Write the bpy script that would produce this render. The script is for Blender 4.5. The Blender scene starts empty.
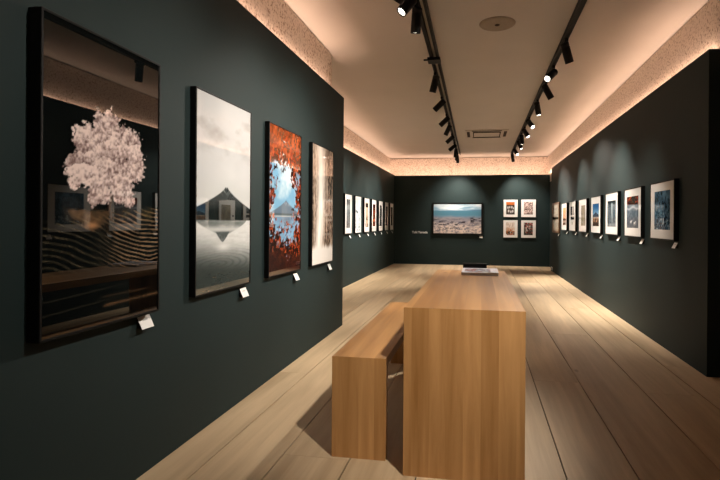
import bpy, bmesh, math, random
import numpy as np
from mathutils import Vector, Matrix, Quaternion

random.seed(7)
sc = bpy.context.scene
COL = sc.collection
PI = math.pi

# ------------------------------------------------------------------ helpers
def lin(c):
    return tuple((x / 12.92) if x <= 0.04045 else ((x + 0.055) / 1.055) ** 2.4 for x in c)

def srgb(r, g, b):
    return lin((r / 255, g / 255, b / 255)) + (1.0,)

def new_mat(name):
    m = bpy.data.materials.new(name)
    m.use_nodes = True
    nt = m.node_tree
    return m, nt, nt.nodes['Principled BSDF']

def plain(name, col, rough=0.5, spec=0.5, metal=0.0, noise=0.0, scale=30):
    m, nt, p = new_mat(name)
    p.inputs['Roughness'].default_value = rough
    p.inputs['Specular IOR Level'].default_value = spec
    p.inputs['Metallic'].default_value = metal
    if noise > 0:
        tc = nt.nodes.new('ShaderNodeTexCoord')
        n = nt.nodes.new('ShaderNodeTexNoise')
        n.inputs['Scale'].default_value = scale
        n.inputs['Detail'].default_value = 4
        nt.links.new(tc.outputs['Object'], n.inputs['Vector'])
        r = nt.nodes.new('ShaderNodeValToRGB')
        r.color_ramp.elements[0].position = 0.3
        r.color_ramp.elements[1].position = 0.7
        r.color_ramp.elements[0].color = tuple(c * (1 - noise) for c in col[:3]) + (1,)
        r.color_ramp.elements[1].color = tuple(min(1, c * (1 + noise)) for c in col[:3]) + (1,)
        nt.links.new(n.outputs['Fac'], r.inputs['Fac'])
        nt.links.new(r.outputs['Color'], p.inputs['Base Color'])
    else:
        p.inputs['Base Color'].default_value = col
    return m

def obj(name, bm, mat, parent=None, smooth=False):
    me = bpy.data.meshes.new(name)
    bm.normal_update()
    bm.to_mesh(me)
    bm.free()
    if mat is not None:
        me.materials.append(mat)
    if smooth:
        for p in me.polygons:
            p.use_smooth = True
    o = bpy.data.objects.new(name, me)
    COL.objects.link(o)
    if parent is not None:
        o.parent = parent
    return o

def box(bm, x0, x1, y0, y1, z0, z1, bev=0.0, seg=2):
    r = bmesh.ops.create_cube(bm, size=1.0)
    vs = r['verts']
    for v in vs:
        v.co = Vector(((x0 + x1) / 2 + v.co.x * (x1 - x0), (y0 + y1) / 2 + v.co.y * (y1 - y0), (z0 + z1) / 2 + v.co.z * (z1 - z0)))
    if bev > 0:
        es = {e for v in vs for e in v.link_edges}
        bmesh.ops.bevel(bm, geom=list(es), offset=bev, segments=seg, affect='EDGES', profile=0.5)
    return bm

def bx(*a, **k):
    return box(bmesh.new(), *a, **k)

def lathe(bm, prof, seg=28, mtx=None):
    """prof: list of (radius, z); closed by caps when the radius is 0."""
    rings = []
    for r, z in prof:
        if r <= 1e-6:
            rings.append([bm.verts.new((0, 0, z))])
        else:
            rings.append([bm.verts.new((r * math.cos(2 * PI * i / seg), r * math.sin(2 * PI * i / seg), z)) for i in range(seg)])
    for a, b in zip(rings, rings[1:]):
        for i in range(seg):
            j = (i + 1) % seg
            if len(a) == 1 and len(b) == 1:
                continue
            if len(a) == 1:
                bm.faces.new((a[0], b[j], b[i]))
            elif len(b) == 1:
                bm.faces.new((a[i], a[j], b[0]))
            else:
                bm.faces.new((a[i], a[j], b[j], b[i]))
    if mtx is not None:
        bmesh.ops.transform(bm, matrix=mtx, verts=[v for r in rings for v in r])
    bmesh.ops.recalc_face_normals(bm, faces=bm.faces[:])
    return bm

def thing(name, label, cat, loc=(0, 0, 0), rz=0.0, group=None):
    o = bpy.data.objects.new(name, None)
    o.empty_display_size = 0.1
    COL.objects.link(o)
    o.location = loc
    o.rotation_euler = (0, 0, rz)
    o['label'] = label
    o['category'] = cat
    if group:
        o['group'] = group
    return o

def tag(o, label, cat, group=None):
    o['label'] = label
    o['category'] = cat
    if group:
        o['group'] = group
    return o

def struct(name, bm, mat, smooth=False):
    o = obj(name, bm, mat, None, smooth)
    o['kind'] = 'structure'
    return o

# ------------------------------------------------------------------ materials
def wall_paint():
    m, nt, p = new_mat('dark_green_paint')
    tc = nt.nodes.new('ShaderNodeTexCoord')
    n = nt.nodes.new('ShaderNodeTexNoise')
    n.inputs['Scale'].default_value = 1.3
    n.inputs['Detail'].default_value = 5
    nt.links.new(tc.outputs['Object'], n.inputs['Vector'])
    r = nt.nodes.new('ShaderNodeValToRGB')
    r.color_ramp.elements[0].color = (0.0142, 0.0260, 0.0266, 1)
    r.color_ramp.elements[1].color = (0.0164, 0.0290, 0.0296, 1)
    nt.links.new(n.outputs['Fac'], r.inputs['Fac'])
    nt.links.new(r.outputs['Color'], p.inputs['Base Color'])
    p.inputs['Roughness'].default_value = 0.62
    p.inputs['Specular IOR Level'].default_value = 0.18
    n2 = nt.nodes.new('ShaderNodeTexNoise')
    n2.inputs['Scale'].default_value = 260
    nt.links.new(tc.outputs['Object'], n2.inputs['Vector'])
    b = nt.nodes.new('ShaderNodeBump')
    b.inputs['Strength'].default_value = 0.06
    b.inputs['Distance'].default_value = 0.002
    nt.links.new(n2.outputs['Fac'], b.inputs['Height'])
    nt.links.new(b.outputs['Normal'], p.inputs['Normal'])
    return m

def frieze_mat():
    """pale compressed-fibre board with coarse dark flecks"""
    m, nt, p = new_mat('flecked_fibre_board')
    tc = nt.nodes.new('ShaderNodeTexCoord')
    n = nt.nodes.new('ShaderNodeTexNoise')
    n.inputs['Scale'].default_value = 46
    n.inputs['Detail'].default_value = 3
    n.inputs['Roughness'].default_value = 0.6
    nt.links.new(tc.outputs['Object'], n.inputs['Vector'])
    r = nt.nodes.new('ShaderNodeValToRGB')
    e = r.color_ramp.elements
    e[0].position = 0.36
    e[0].color = (0.29, 0.185, 0.13, 1)
    e[1].position = 0.49
    e[1].color = (0.76, 0.65, 0.56, 1)
    nt.links.new(n.outputs['Fac'], r.inputs['Fac'])
    n3 = nt.nodes.new('ShaderNodeTexNoise')
    n3.inputs['Scale'].default_value = 7
    n3.inputs['Detail'].default_value = 4
    nt.links.new(tc.outputs['Object'], n3.inputs['Vector'])
    mx = nt.nodes.new('ShaderNodeMixRGB')
    mx.inputs['Color2'].default_value = (0.78, 0.68, 0.60, 1)
    mr = nt.nodes.new('ShaderNodeMapRange')
    mr.inputs['From Min'].default_value = 0.35
    mr.inputs['From Max'].default_value = 0.75
    mr.inputs['To Max'].default_value = 0.6
    nt.links.new(n3.outputs['Fac'], mr.inputs['Value'])
    nt.links.new(mr.outputs['Result'], mx.inputs['Fac'])
    nt.links.new(r.outputs['Color'], mx.inputs['Color1'])
    nt.links.new(mx.outputs['Color'], p.inputs['Base Color'])
    b = nt.nodes.new('ShaderNodeBump')
    b.inputs['Strength'].default_value = 0.5
    b.inputs['Distance'].default_value = 0.006
    nt.links.new(n.outputs['Fac'], b.inputs['Height'])
    nt.links.new(b.outputs['Normal'], p.inputs['Normal'])
    p.inputs['Roughness'].default_value = 0.9
    p.inputs['Specular IOR Level'].default_value = 0.2
    return m

def board_mat(name, dark, light, grain_axis, tone_attr=False, stave=0.0, stave_axis='X', rough=0.42, spec=0.4, gs=1.0):
    """wood with grain running along grain_axis; either per-board tone attribute or glued staves"""
    m, nt, p = new_mat(name)
    L = nt.links.new
    tc = nt.nodes.new('ShaderNodeTexCoord')
    mp = nt.nodes.new('ShaderNodeMapping')
    s = {'X': (0.06, 1, 1), 'Y': (1, 0.06, 1), 'Z': (1, 1, 0.06)}[grain_axis]
    mp.inputs['Scale'].default_value = tuple(a * 30 * gs for a in s)
    L(tc.outputs['Object'], mp.inputs['Vector'])
    sep = nt.nodes.new('ShaderNodeSeparateXYZ')
    L(tc.outputs['Object'], sep.inputs[0])
    if tone_attr:
        at = nt.nodes.new('ShaderNodeAttribute')
        at.attribute_name = 'tone'
        tone = at.outputs['Fac']
    else:
        d = nt.nodes.new('ShaderNodeMath')
        d.operation = 'DIVIDE'
        d.inputs[1].default_value = stave
        L(sep.outputs[stave_axis], d.inputs[0])
        f = nt.nodes.new('ShaderNodeMath')
        f.operation = 'FLOOR'
        L(d.outputs[0], f.inputs[0])
        wn = nt.nodes.new('ShaderNodeTexWhiteNoise')
        wn.noise_dimensions = '1D'
        L(f.outputs[0], wn.inputs['W'])
        tone = wn.outputs['Value']
    off = nt.nodes.new('ShaderNodeCombineXYZ')
    mul = nt.nodes.new('ShaderNodeMath')
    mul.operation = 'MULTIPLY'
    mul.inputs[1].default_value = 57.0
    L(tone, mul.inputs[0])
    for k in range(3):
        L(mul.outputs[0], off.inputs[k])
    add = nt.nodes.new('ShaderNodeVectorMath')
    add.operation = 'ADD'
    L(mp.outputs[0], add.inputs[0])
    L(off.outputs[0], add.inputs[1])
    n = nt.nodes.new('ShaderNodeTexNoise')
    n.inputs['Scale'].default_value = 1.0
    n.inputs['Detail'].default_value = 6
    n.inputs['Roughness'].default_value = 0.62
    n.inputs['Distortion'].default_value = 0.6
    L(add.outputs[0], n.inputs['Vector'])
    n2 = nt.nodes.new('ShaderNodeTexNoise')      # broad cathedral figure
    n2.inputs['Scale'].default_value = 0.22
    n2.inputs['Detail'].default_value = 2
    n2.inputs['Distortion'].default_value = 1.4
    L(add.outputs[0], n2.inputs['Vector'])
    a1 = nt.nodes.new('ShaderNodeMath')
    a1.operation = 'MULTIPLY_ADD'
    L(n.outputs['Fac'], a1.inputs[0])
    a1.inputs[1].default_value = 0.75
    L(n2.outputs['Fac'], a1.inputs[2])
    a2 = nt.nodes.new('ShaderNodeMath')
    a2.operation = 'MULTIPLY_ADD'
    L(tone, a2.inputs[0])
    a2.inputs[1].default_value = 0.38
    L(a1.outputs[0], a2.inputs[2])
    mr = nt.nodes.new('ShaderNodeMapRange')
    mr.inputs['From Min'].default_value = 0.65
    mr.inputs['From Max'].default_value = 1.45
    L(a2.outputs[0], mr.inputs['Value'])
    r = nt.nodes.new('ShaderNodeValToRGB')
    r.color_ramp.elements[0].color = dark
    r.color_ramp.elements[1].color = light
    L(mr.outputs[0], r.inputs['Fac'])
    # knots
    mk = nt.nodes.new('ShaderNodeMapping')
    sk = {'X': (0.45, 1, 1), 'Y': (1, 0.45, 1), 'Z': (1, 1, 0.45)}[grain_axis]
    mk.inputs['Scale'].default_value = tuple(a * 3.4 for a in sk)
    L(tc.outputs['Object'], mk.inputs['Vector'])
    vo = nt.nodes.new('ShaderNodeTexVoronoi')
    vo.inputs['Scale'].default_value = 1.0
    L(mk.outputs[0], vo.inputs['Vector'])
    kr = nt.nodes.new('ShaderNodeMapRange')
    kr.inputs['From Min'].default_value = 0.03
    kr.inputs['From Max'].default_value = 0.075
    kr.inputs['To Min'].default_value = 0.55
    kr.inputs['To Max'].default_value = 0.0
    L(vo.outputs['Distance'], kr.inputs['Value'])
    mx = nt.nodes.new('ShaderNodeMixRGB')
    mx.inputs['Color2'].default_value = tuple(c * 0.35 for c in dark[:3]) + (1,)
    L(kr.outputs[0], mx.inputs['Fac'])
    L(r.outputs['Color'], mx.inputs['Color1'])
    L(mx.outputs['Color'], p.inputs['Base Color'])
    rr = nt.nodes.new('ShaderNodeMapRange')
    rr.inputs['To Min'].default_value = rough - 0.06
    rr.inputs['To Max'].default_value = rough + 0.10
    L(n.outputs['Fac'], rr.inputs['Value'])
    L(rr.outputs[0], p.inputs['Roughness'])
    p.inputs['Specular IOR Level'].default_value = spec
    b = nt.nodes.new('ShaderNodeBump')
    b.inputs['Strength'].default_value = 0.10
    b.inputs['Distance'].default_value = 0.002
    L(n.outputs['Fac'], b.inputs['Height'])
    L(b.outputs['Normal'], p.inputs['Normal'])
    return m

M_WALL = wall_paint()
M_FRIEZE = frieze_mat()
M_CEIL = plain('matt_ceiling_paint', (0.60, 0.56, 0.52, 1), 0.9, 0.2, noise=0.02, scale=2)
M_FLOOR = board_mat('oiled_oak_boards', (0.33, 0.236, 0.137, 1), (0.61, 0.466, 0.300, 1), 'Y', tone_attr=True, rough=0.42, spec=0.45, gs=0.8)
M_GAP = plain('dark_joint', (0.02, 0.014, 0.01, 1), 0.9, 0.1)
OD, OL = (0.275, 0.128, 0.037, 1), (0.54, 0.298, 0.117, 1)
M_TOP = board_mat('oak_top', OD, OL, 'Y', stave=0.081, stave_axis='X', rough=0.36, spec=0.45)
M_END = board_mat('oak_end', OD, OL, 'Z', stave=0.081, stave_axis='X', rough=0.42, spec=0.4)
M_BLACK = plain('black_lacquer_wood', (0.004, 0.004, 0.004, 1), 0.5, 0.2, noise=0.2)
M_WHITE = plain('white_lacquer_wood', (0.82, 0.81, 0.79, 1), 0.45, 0.4, noise=0.03)
M_BROWNF = plain('brown_wood_frame', (0.16, 0.085, 0.045, 1), 0.5, 0.4, noise=0.25, scale=40)
M_METAL = plain('black_powder_coat', (0.004, 0.004, 0.0045, 1), 0.55, 0.2, noise=0.15, scale=80)
M_SLOT = plain('dark_grey_slot', (0.012, 0.011, 0.010, 1), 0.6, 0.2, noise=0.1)
M_VENT = plain('vent_cover_paint', (0.55, 0.50, 0.45, 1), 0.6, 0.3, noise=0.03)
M_VENTD = plain('vent_opening', (0.05, 0.035, 0.025, 1), 0.8, 0.2, noise=0.1)
M_DISC = plain('ceiling_disc_paint', (0.34, 0.285, 0.225, 1), 0.7, 0.2, noise=0.05)
M_SOCK = plain('socket_plastic', (0.82, 0.82, 0.80, 1), 0.4, 0.5, noise=0.02)
M_LETTER = plain('white_vinyl_lettering', (0.75, 0.75, 0.73, 1), 0.6, 0.3, noise=0.02)

def glazed(m_nt_p):
    p = m_nt_p
    p.inputs['Roughness'].default_value = 0.75
    p.inputs['Specular IOR Level'].default_value = 0.0
    p.inputs['Coat Weight'].default_value = 1.0
    p.inputs['Coat Roughness'].default_value = 0.015
    p.inputs['Coat IOR'].default_value = 1.5

m, nt, p = new_mat('glazed_print')
at = nt.nodes.new('ShaderNodeAttribute')
at.attribute_name = 'ink'
nt.links.new(at.outputs['Color'], p.inputs['Base Color'])
glazed(p)
p.inputs['Coat IOR'].default_value = 1.68
M_PRINT = m
M_PRINT_SMALL = m.copy()
M_PRINT_SMALL.name = 'glazed_small_print'
M_PRINT_SMALL.node_tree.nodes['Principled BSDF'].inputs['Coat IOR'].default_value = 1.4
m, nt, p = new_mat('matt_print')
at = nt.nodes.new('ShaderNodeAttribute')
at.attribute_name = 'ink'
nt.links.new(at.outputs['Color'], p.inputs['Base Color'])
p.inputs['Roughness'].default_value = 0.55
M_PAPER = m
M_MAT = plain('white_mat_board', (0.79, 0.78, 0.76, 1), 0.75, 0.1, noise=0.015, scale=60)
glazed(M_MAT.node_tree.nodes['Principled BSDF'])
M_MAT.node_tree.nodes['Principled BSDF'].inputs['Coat IOR'].default_value = 1.4

def emit(name, col, s):
    m, nt, p = new_mat(name)
    p.inputs['Base Color'].default_value = (0.8, 0.8, 0.8, 1)
    p.inputs['Emission Color'].default_value = col
    p.inputs['Emission Strength'].default_value = s
    return m
M_LENS = emit('lit_lamp_lens', (1.0, 0.90, 0.78, 1), 6.0)

# ------------------------------------------------------------------ the room (metres; Y runs down the hall)
CZ = 3.06
XL, XFL, XR, YB = -1.56, -2.42, 1.76, 13.45
TL, TFL, TR, TB = 2.62, 2.52, 2.565, 2.50
FXL, FXFL, FXR, FYB = -1.645, -2.62, 1.868, 13.92
Y0 = -3.0
X1 = 5.0

# floor of wide boards
def make_floor():
    bm = bmesh.new()
    tones = []
    seams = [-3.05, -2.72, -2.38, -2.02, -1.68, -1.33, -0.99, -0.64, -0.29, 0.06, 0.41, 0.745, 1.16, 1.535, 1.90, 2.27, 2.62, 2.99, 3.35, 3.72, 4.1, 4.5, 5.1]
    rng = random.Random(3)
    for a, b in zip(seams, seams[1:]):
        y = Y0 - 0.1 - rng.random() * 2.0
        while y < FYB + 0.1:
            ln = 2.6 + rng.random() * 2.6
            if abs(a + 0.99) < 0.01 and y < 2.3:
                ln = 2.34 - y if 2.34 - y < 5.3 else 3.0
            y1 = min(y + ln, FYB + 0.15)
            ya = max(y, Y0 - 0.1)
            if y1 - ya > 0.05:
                n0 = len(bm.faces)
                g = 0.0035
                box(bm, a + g, b - g, ya + 0.0008, y1 - 0.0008, -0.03, 0.0)
                t = rng.random()
                tones += [t] * (len(bm.faces) - n0)
            y = y1
    n0 = len(bm.faces)
    box(bm, -3.05, 5.1, Y0 - 0.1, FYB + 0.15, -0.12, -0.012)
    k = len(bm.faces) - n0
    bm.faces.ensure_lookup_table()
    for f in bm.faces[n0:]:
        f.material_index = 1
    o = struct('floor', bm, M_FLOOR)
    o.data.materials.append(M_GAP)
    at = o.data.attributes.new('tone', 'FLOAT', 'FACE')
    at.data.foreach_set('value', np.array(tones + [0.0] * k, dtype=np.float32))
    return o
make_floor()
struct('ceiling', bx(-3.05, 5.1, Y0 - 0.1, FYB + 0.15, CZ, CZ + 0.12), M_CEIL)

bm = bx(XL - 0.045, XL, Y0, 5.36, 0, TL)
struct('wall_left', bm, M_WALL)
struct('wall_recess_return', bx(-2.67, FXL - 0.05, 5.10, 5.16, 0, CZ), M_CEIL)
struct('wall_far_left', bx(XFL - 0.06, XFL, 5.16, YB + 0.06, 0, TFL), M_WALL)
struct('wall_back', bx(XFL, XR + 0.1, YB, YB + 0.06, 0, TB), M_WALL)
bm = bx(XR, XR + 0.05, 4.08, 12.46, 0, TR)
box(bm, XR + 0.05, 3.4, 4.08, 4.14, 0, TR)
struct('wall_right', bm, M_WALL)
struct('wall_front', bx(-3.0, 5.05, Y0 - 0.08, Y0, 0, CZ), M_WALL)
struct('wall_side_hall', bx(X1, X1 + 0.08, Y0, 14, 0, CZ), M_WALL)
# flecked board friezes behind and above the dark panels
struct('trim_1', bx(FXL - 0.05, FXL, Y0, 5.16, 2.3, CZ - 0.014), M_FRIEZE)
struct('trim_2', bx(FXFL - 0.05, FXFL, 5.16, FYB, 2.2, CZ - 0.014), M_FRIEZE)
struct('trim_3', bx(FXFL, FXR, FYB, FYB + 0.05, 2.2, CZ - 0.02), M_FRIEZE)
struct('trim_4', bx(FXR, FXR + 0.05, 2.6, FYB, 2.3, CZ - 0.014), M_FRIEZE)
# lower structural walls the panels stand in front of
struct('wall_backing_far_left', bx(FXFL - 0.05, FXFL, 5.16, FYB, 0, 2.2), M_WALL)
struct('wall_backing_back', bx(FXFL, FXR + 0.05, FYB, FYB + 0.05, 0, 2.2), M_WALL)
struct('wall_backing_right', bx(FXR, FXR + 0.05, 4.14, FYB, 0, 2.3), M_WALL)

# ------------------------------------------------------------------ pictures: painted on fine grids
rng_np = np.random.RandomState(11)
TAB = rng_np.rand(256, 256)
def vnoise(x, y, s=0):
    x = np.asarray(x, float) + s * 17.31
    y = np.asarray(y, float) + s * 9.77
    xi = np.floor(x).astype(int)
    yi = np.floor(y).astype(int)
    fx = x - xi
    fy = y - yi
    fx = fx * fx * (3 - 2 * fx)
    fy = fy * fy * (3 - 2 * fy)
    g = lambda a, b: TAB[a & 255, b & 255]
    return (g(xi, yi) * (1 - fx) + g(xi + 1, yi) * fx) * (1 - fy) + (g(xi, yi + 1) * (1 - fx) + g(xi + 1, yi + 1) * fx) * fy
def fbm(x, y, s=0, o=4):
    t = 0
    a = 0.5
    n = 0
    for k in range(o):
        t = t + a * vnoise(x * 2 ** k, y * 2 ** k, s + k)
        n += a
        a *= 0.55
    return t / n
def sst(e0, e1, x):
    t = np.clip((x - e0) / (e1 - e0), 0, 1)
    return t * t * (3 - 2 * t)
def C(*c):
    return np.array(c, float) / 255
def mixc(a, b, t):
    t = np.asarray(t)[..., None]
    return a * (1 - t) + b * t
def full(u, c):
    return np.ones(u.shape + (3,)) * c

def paint_tree(u, v):
    y = v * 1.83
    img = mixc(full(u, C(7, 9, 9)), C(18, 22, 22), fbm(u * 3, y * 3, 1) * sst(0.75, 0.3, v))
    # tea rows
    w = fbm(u * 2.2, y * 2.2, 5, 3)
    right = sst(0.30, 0.62, u + 0.25 * (fbm(u * 2, y * 2, 6) - 0.5))
    rows_r = np.sin((y * 1.15 + 0.38 * (u - 0.95) ** 2 * 1.6 + 0.10 * w) * 190)
    rows_l = np.sin((y - 0.30 * u + 0.14 * w) * 150)
    band = sst(0.595, 0.63, v + 0.06 * (u - 0.5)) * sst(0.845, 0.78, v)
    tx = 0.45 + 0.9 * fbm(u * 22, y * 22, 8)
    img = mixc(img, C(142, 114, 86), band * right * sst(0.0, 1.0, rows_r) * tx * 0.95)
    img = mixc(img, C(70, 64, 50), band * (1 - right) * sst(0.1, 1.0, rows_l) * tx * 0.8)
    low = sst(0.855, 0.87, v) * sst(0.99, 0.96, v)
    img = mixc(img, C(60, 54, 44), low * sst(0.86, 1, np.sin((y + 0.05 * u) * 82)) * 0.55 * sst(0.95, 0.3, u))
    g = np.exp(-((v - 0.935 + 0.012 * (u - 0.7)) / 0.007) ** 2) * sst(0.42, 0.5, u) * (0.5 + fbm(u * 20, y * 30, 9))
    g2 = np.exp(-((v - 0.905) / 0.004) ** 2) * sst(0.4, 0.5, u) * sst(0.97, 0.8, u)
    g3 = np.exp(-((v - 0.835) / 0.006) ** 2) * sst(0.5, 0.62, u)
    img = mixc(img, C(150, 108, 72), np.clip(g * 0.5 + g2 * 0.3 + g3 * 0.15, 0, 1))  # brown bands: the table's reflection in the glass, painted into the print
    # lit mound
    mound = sst(0.12, 0.22, u) * sst(0.60, 0.46, u) * sst(0.592, 0.61, v + 0.12 * (u - 0.35) ** 2) * sst(0.69, 0.64, v + 0.22 * np.abs(u - 0.36))
    img = mixc(img, C(150, 112, 76), mound * (0.35 + 0.75 * fbm(u * 14, y * 14, 12)) * 0.8)
    glow = np.exp(-((u - 0.36) / 0.06) ** 2 - ((v - 0.655) / 0.012) ** 2)
    img = mixc(img, C(205, 150, 105), glow * 0.7)
    bush = np.clip(fbm(u * 9, y * 9, 13) * 1.6 - 0.5, 0, 1) * sst(0.48, 0.56, u) * sst(0.99, 0.9, u) * sst(0.575, 0.60, v) * sst(0.66, 0.62, v)
    img = mixc(img, C(86, 72, 42), bush * 0.75)
    # trunk and blossom crown
    tr = sst(0.020, 0.012, np.abs(u - 0.53 - 0.02 * np.sin(v * 40))) * sst(0.5, 0.52, v) * sst(0.645, 0.63, v)
    img = mixc(img, C(62, 48, 40), tr)
    f = -1
    for a, b, r in ((.50, .60, .17), (.33, .68, .14), (.30, .83, .13), (.70, .66, .145), (.735, .80, .115), (.50, .80, .23), (.245, .84, .095), (.63, .95, .125), (.43, .965, .105), (.69, 1.03, .065), (.37, 1.03, .06), (.22, .94, .05)):
        f = np.maximum(f, 1 - np.hypot(u - a, y - b) / r)
    f = f + (fbm(u * 12, y * 12, 20) - 0.5) * 0.42 + (fbm(u * 55, y * 55, 21, 2) - 0.5) * 0.6
    rs = np.random.RandomState(5)
    hgt = np.full(u.shape, -9.0)
    shd = np.zeros(u.shape)
    for k in range(170):
        a, b, r = 0.5 + 0.36 * rs.uniform(-1, 1), 0.75 + 0.33 * rs.uniform(-1, 1), rs.uniform(0.035, 0.075)
        dx, dy = (u - a) / r, (y - b) / r
        h = 1 - dx * dx - dy * dy + rs.uniform(0, 0.8)
        top = h > hgt
        hgt = np.where(top, h, hgt)
        shd = np.where(top, -0.7 * dy - 0.2 * dx, shd)
    t = 0.5 + 0.22 * np.clip(shd, -1, 1) + 0.6 * (fbm(u * 62, y * 62, 23, 2) - 0.5) + 0.35 * (fbm(u * 8, y * 8, 22) - 0.5)
    lobe = mixc(full(u, C(108, 86, 84)), C(236, 216, 210), sst(0.12, 0.72, t))
    img = mixc(img, lobe, sst(0.04, 0.17, f))
    return img

def paint_lake_mono(u, v):
    y = v * 1.83
    img = mixc(full(u, C(188, 190, 192)), C(208, 209, 210), fbm(u * 2, y * 3, 31))
    cl = np.clip(fbm(u * 3, y * 6, 30) * 2 - 1.05, 0, 1) * sst(0.35, 0.22, v)
    img = mixc(img, C(150, 146, 145), cl)
    img = mixc(img, C(190, 193, 192), sst(0.38, 0.5, v) * 0.7)
    d = np.abs(u - 0.513)
    prof = 0.459 + 0.112 * (np.maximum(d - 0.022, 0) / 0.48) ** 0.74
    mt = sst(-0.003, 0.003, v - prof)
    streak = fbm(u * 40 + (v - 0.46) * 90 * np.sign(u - 0.513), v * 25, 33)
    mcol = mixc(full(u, C(58, 62, 62)), C(132, 136, 136), sst(0.50, 0.66, streak) * sst(0.515, 0.47, v))
    mcol = mixc(mcol, C(22, 27, 26), sst(0.525, 0.595, v) * (0.7 + 0.5 * fbm(u * 20, y * 20, 34)))
    img = mixc(img, mcol, mt * sst(0.642, 0.634, v))
    # water
    wt = sst(0.632, 0.638, v)
    rip = np.sin(np.hypot((u - 0.36) * 1.1, (y - 1.58) * 6.5) * 40 + 3 * fbm(u * 4, y * 10, 36))
    wc = mixc(full(u, C(202, 204, 203)), C(56, 62, 60), sst(0.71, 0.93, v + 0.06 * (0.5 - u)))
    wc = mixc(wc, C(60, 66, 64), sst(0.0, 1, rip) * sst(0.76, 0.86, v) * 0.3)
    wc = wc * (0.93 + 0.14 * fbm(u * 12, y * 60, 37))[..., None]
    mir = sst(0.004, -0.004, (v - 0.636) - 0.085 * np.clip(1 - np.abs(u - 0.46) / 0.46, 0, 1) ** 0.7)
    wc = mixc(wc, C(96, 102, 101), mir * (0.6 + 0.5 * fbm(u * 10, y * 40, 38)))
    mist = np.exp(-((v - 0.684) / 0.016) ** 2)
    wc = mixc(wc, C(205, 207, 206), mist * 0.75)
    ip = sst(0.010, -0.006, np.abs(u - 0.447) - 0.125 * np.clip((0.752 - v) / 0.055, 0, 1) ** 0.8) * sst(0.692, 0.702, v) * sst(0.76, 0.745, v)
    wc = mixc(wc, C(72, 78, 78), ip * (0.6 + 0.6 * fbm(u * 25, y * 40, 39)))
    br = np.exp(-((u - 0.46) / 0.12) ** 2 - ((v - 0.775) / 0.02) ** 2)
    wc = mixc(wc, C(225, 226, 225), br * 0.7)
    return mixc(img, wc, wt)

def leaves(u, y, s, k=26):
    n = fbm(u * k, y * k, s, 3)
    n2 = fbm(u * k * 0.45, y * k * 0.45, s + 4, 3)
    c = mixc(full(u, C(36, 20, 15)), C(122, 48, 26), sst(0.38, 0.60, n))
    c = mixc(c, C(176, 94, 46), sst(0.52, 0.72, n) * sst(0.35, 0.65, n2))
    c = mixc(c, C(120, 24, 26), sst(0.55, 0.75, n2) * 0.5)
    return c

def paint_maple(u, v):
    y = v * 1.83
    img = mixc(full(u, C(112, 160, 192)), C(200, 212, 218), sst(0.35, 0.75, fbm(u * 3, y * 4, 41)) * sst(0.56, 0.42, v))
    d = np.abs(u - 0.5)
    prof = 0.487 + 0.085 * (d / 0.42) ** 0.8
    m = sst(0, 0.006, v - prof)
    mc = mixc(full(u, C(92, 110, 128)), C(170, 182, 190), sst(0.5, 0.7, fbm(u * 30, y * 8, 42)) * sst(0.54, 0.5, v))
    img = mixc(img, mc, m * sst(0.603, 0.597, v))
    img = mixc(img, C(66, 76, 78), np.exp(-((v - 0.592) / 0.008) ** 2) * 0.8)
    img = mixc(img, C(196, 186, 170), np.exp(-((v - 0.607) / 0.006) ** 2) * 0.8)
    lake = sst(0.604, 0.612, v)
    lc = mixc(full(u, C(120, 162, 196)), C(96, 116, 138), np.exp(-((u - 0.5) / 0.25) ** 2) * sst(0.70, 0.62, v))
    img = mixc(img, lc * (0.88 + 0.24 * fbm(u * 8, y * 40, 43))[..., None], lake)
    h = np.hypot((u - 0.45) / 0.42, (v - 0.50) / 0.25)
    msk = sst(-0.06, 0.08, (h - 1) * 0.75 + (fbm(u * 6, y * 6, 44) - 0.5) * 1.0 + (fbm(u * 30, y * 30, 45, 2) - 0.5) * 0.7)
    lf = leaves(u, y, 46)
    lf = mixc(lf, C(176, 88, 44), sst(0.30, 0.10, v) * 0.5)
    lf = mixc(lf, C(46, 27, 24), sst(0.80, 0.93, v + 0.10 * (0.5 - u)) * 0.8)
    lf = mixc(lf, C(128, 168, 200), sst(0.62, 0.72, fbm(u * 11, y * 11, 48)) * sst(0.85, 0.75, v) * sst(0.22, 0.32, v) * 0.85)
    return mixc(img, lf, msk)

def paint_falls(u, v):
    y = v * 1.83
    st = fbm(u * 26, y * 2.2, 51) * 0.6 + fbm(u * 60, y * 16, 52, 3) * 0.5
    side = mixc(full(u, C(70, 54, 44)), C(176, 156, 138), sst(0.38, 0.72, st))
    c = 0.36 + 0.05 * np.sin(v * 5)
    img = mixc(side, C(232, 226, 218), np.exp(-((u - c) / 0.20) ** 2) * (0.88 + 0.35 * fbm(u * 20, y * 4, 53)))
    img = mixc(img, C(196, 170, 150), 0.25 * sst(0.3, 0.1, v))
    tips = 0.80 + 0.05 * fbm(u * 14, y * 0.2, 54)
    img = mixc(img, C(228, 223, 218), sst(0, 0.06, v - tips))
    return np.clip(img, 0, 1)

def strokes(c0, c1, s, kx=18, ky=3, lo=.35, hi=.65, extra=None):
    def f(u, v):
        n = fbm(u * kx, v * ky, s) * 0.6 + fbm(u * 40, v * 40, s + 3, 3) * 0.4
        img = mixc(full(u, C(*c0)), C(*c1), sst(lo, hi, n))
        return extra(u, v, img) if extra else img
    return f

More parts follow.
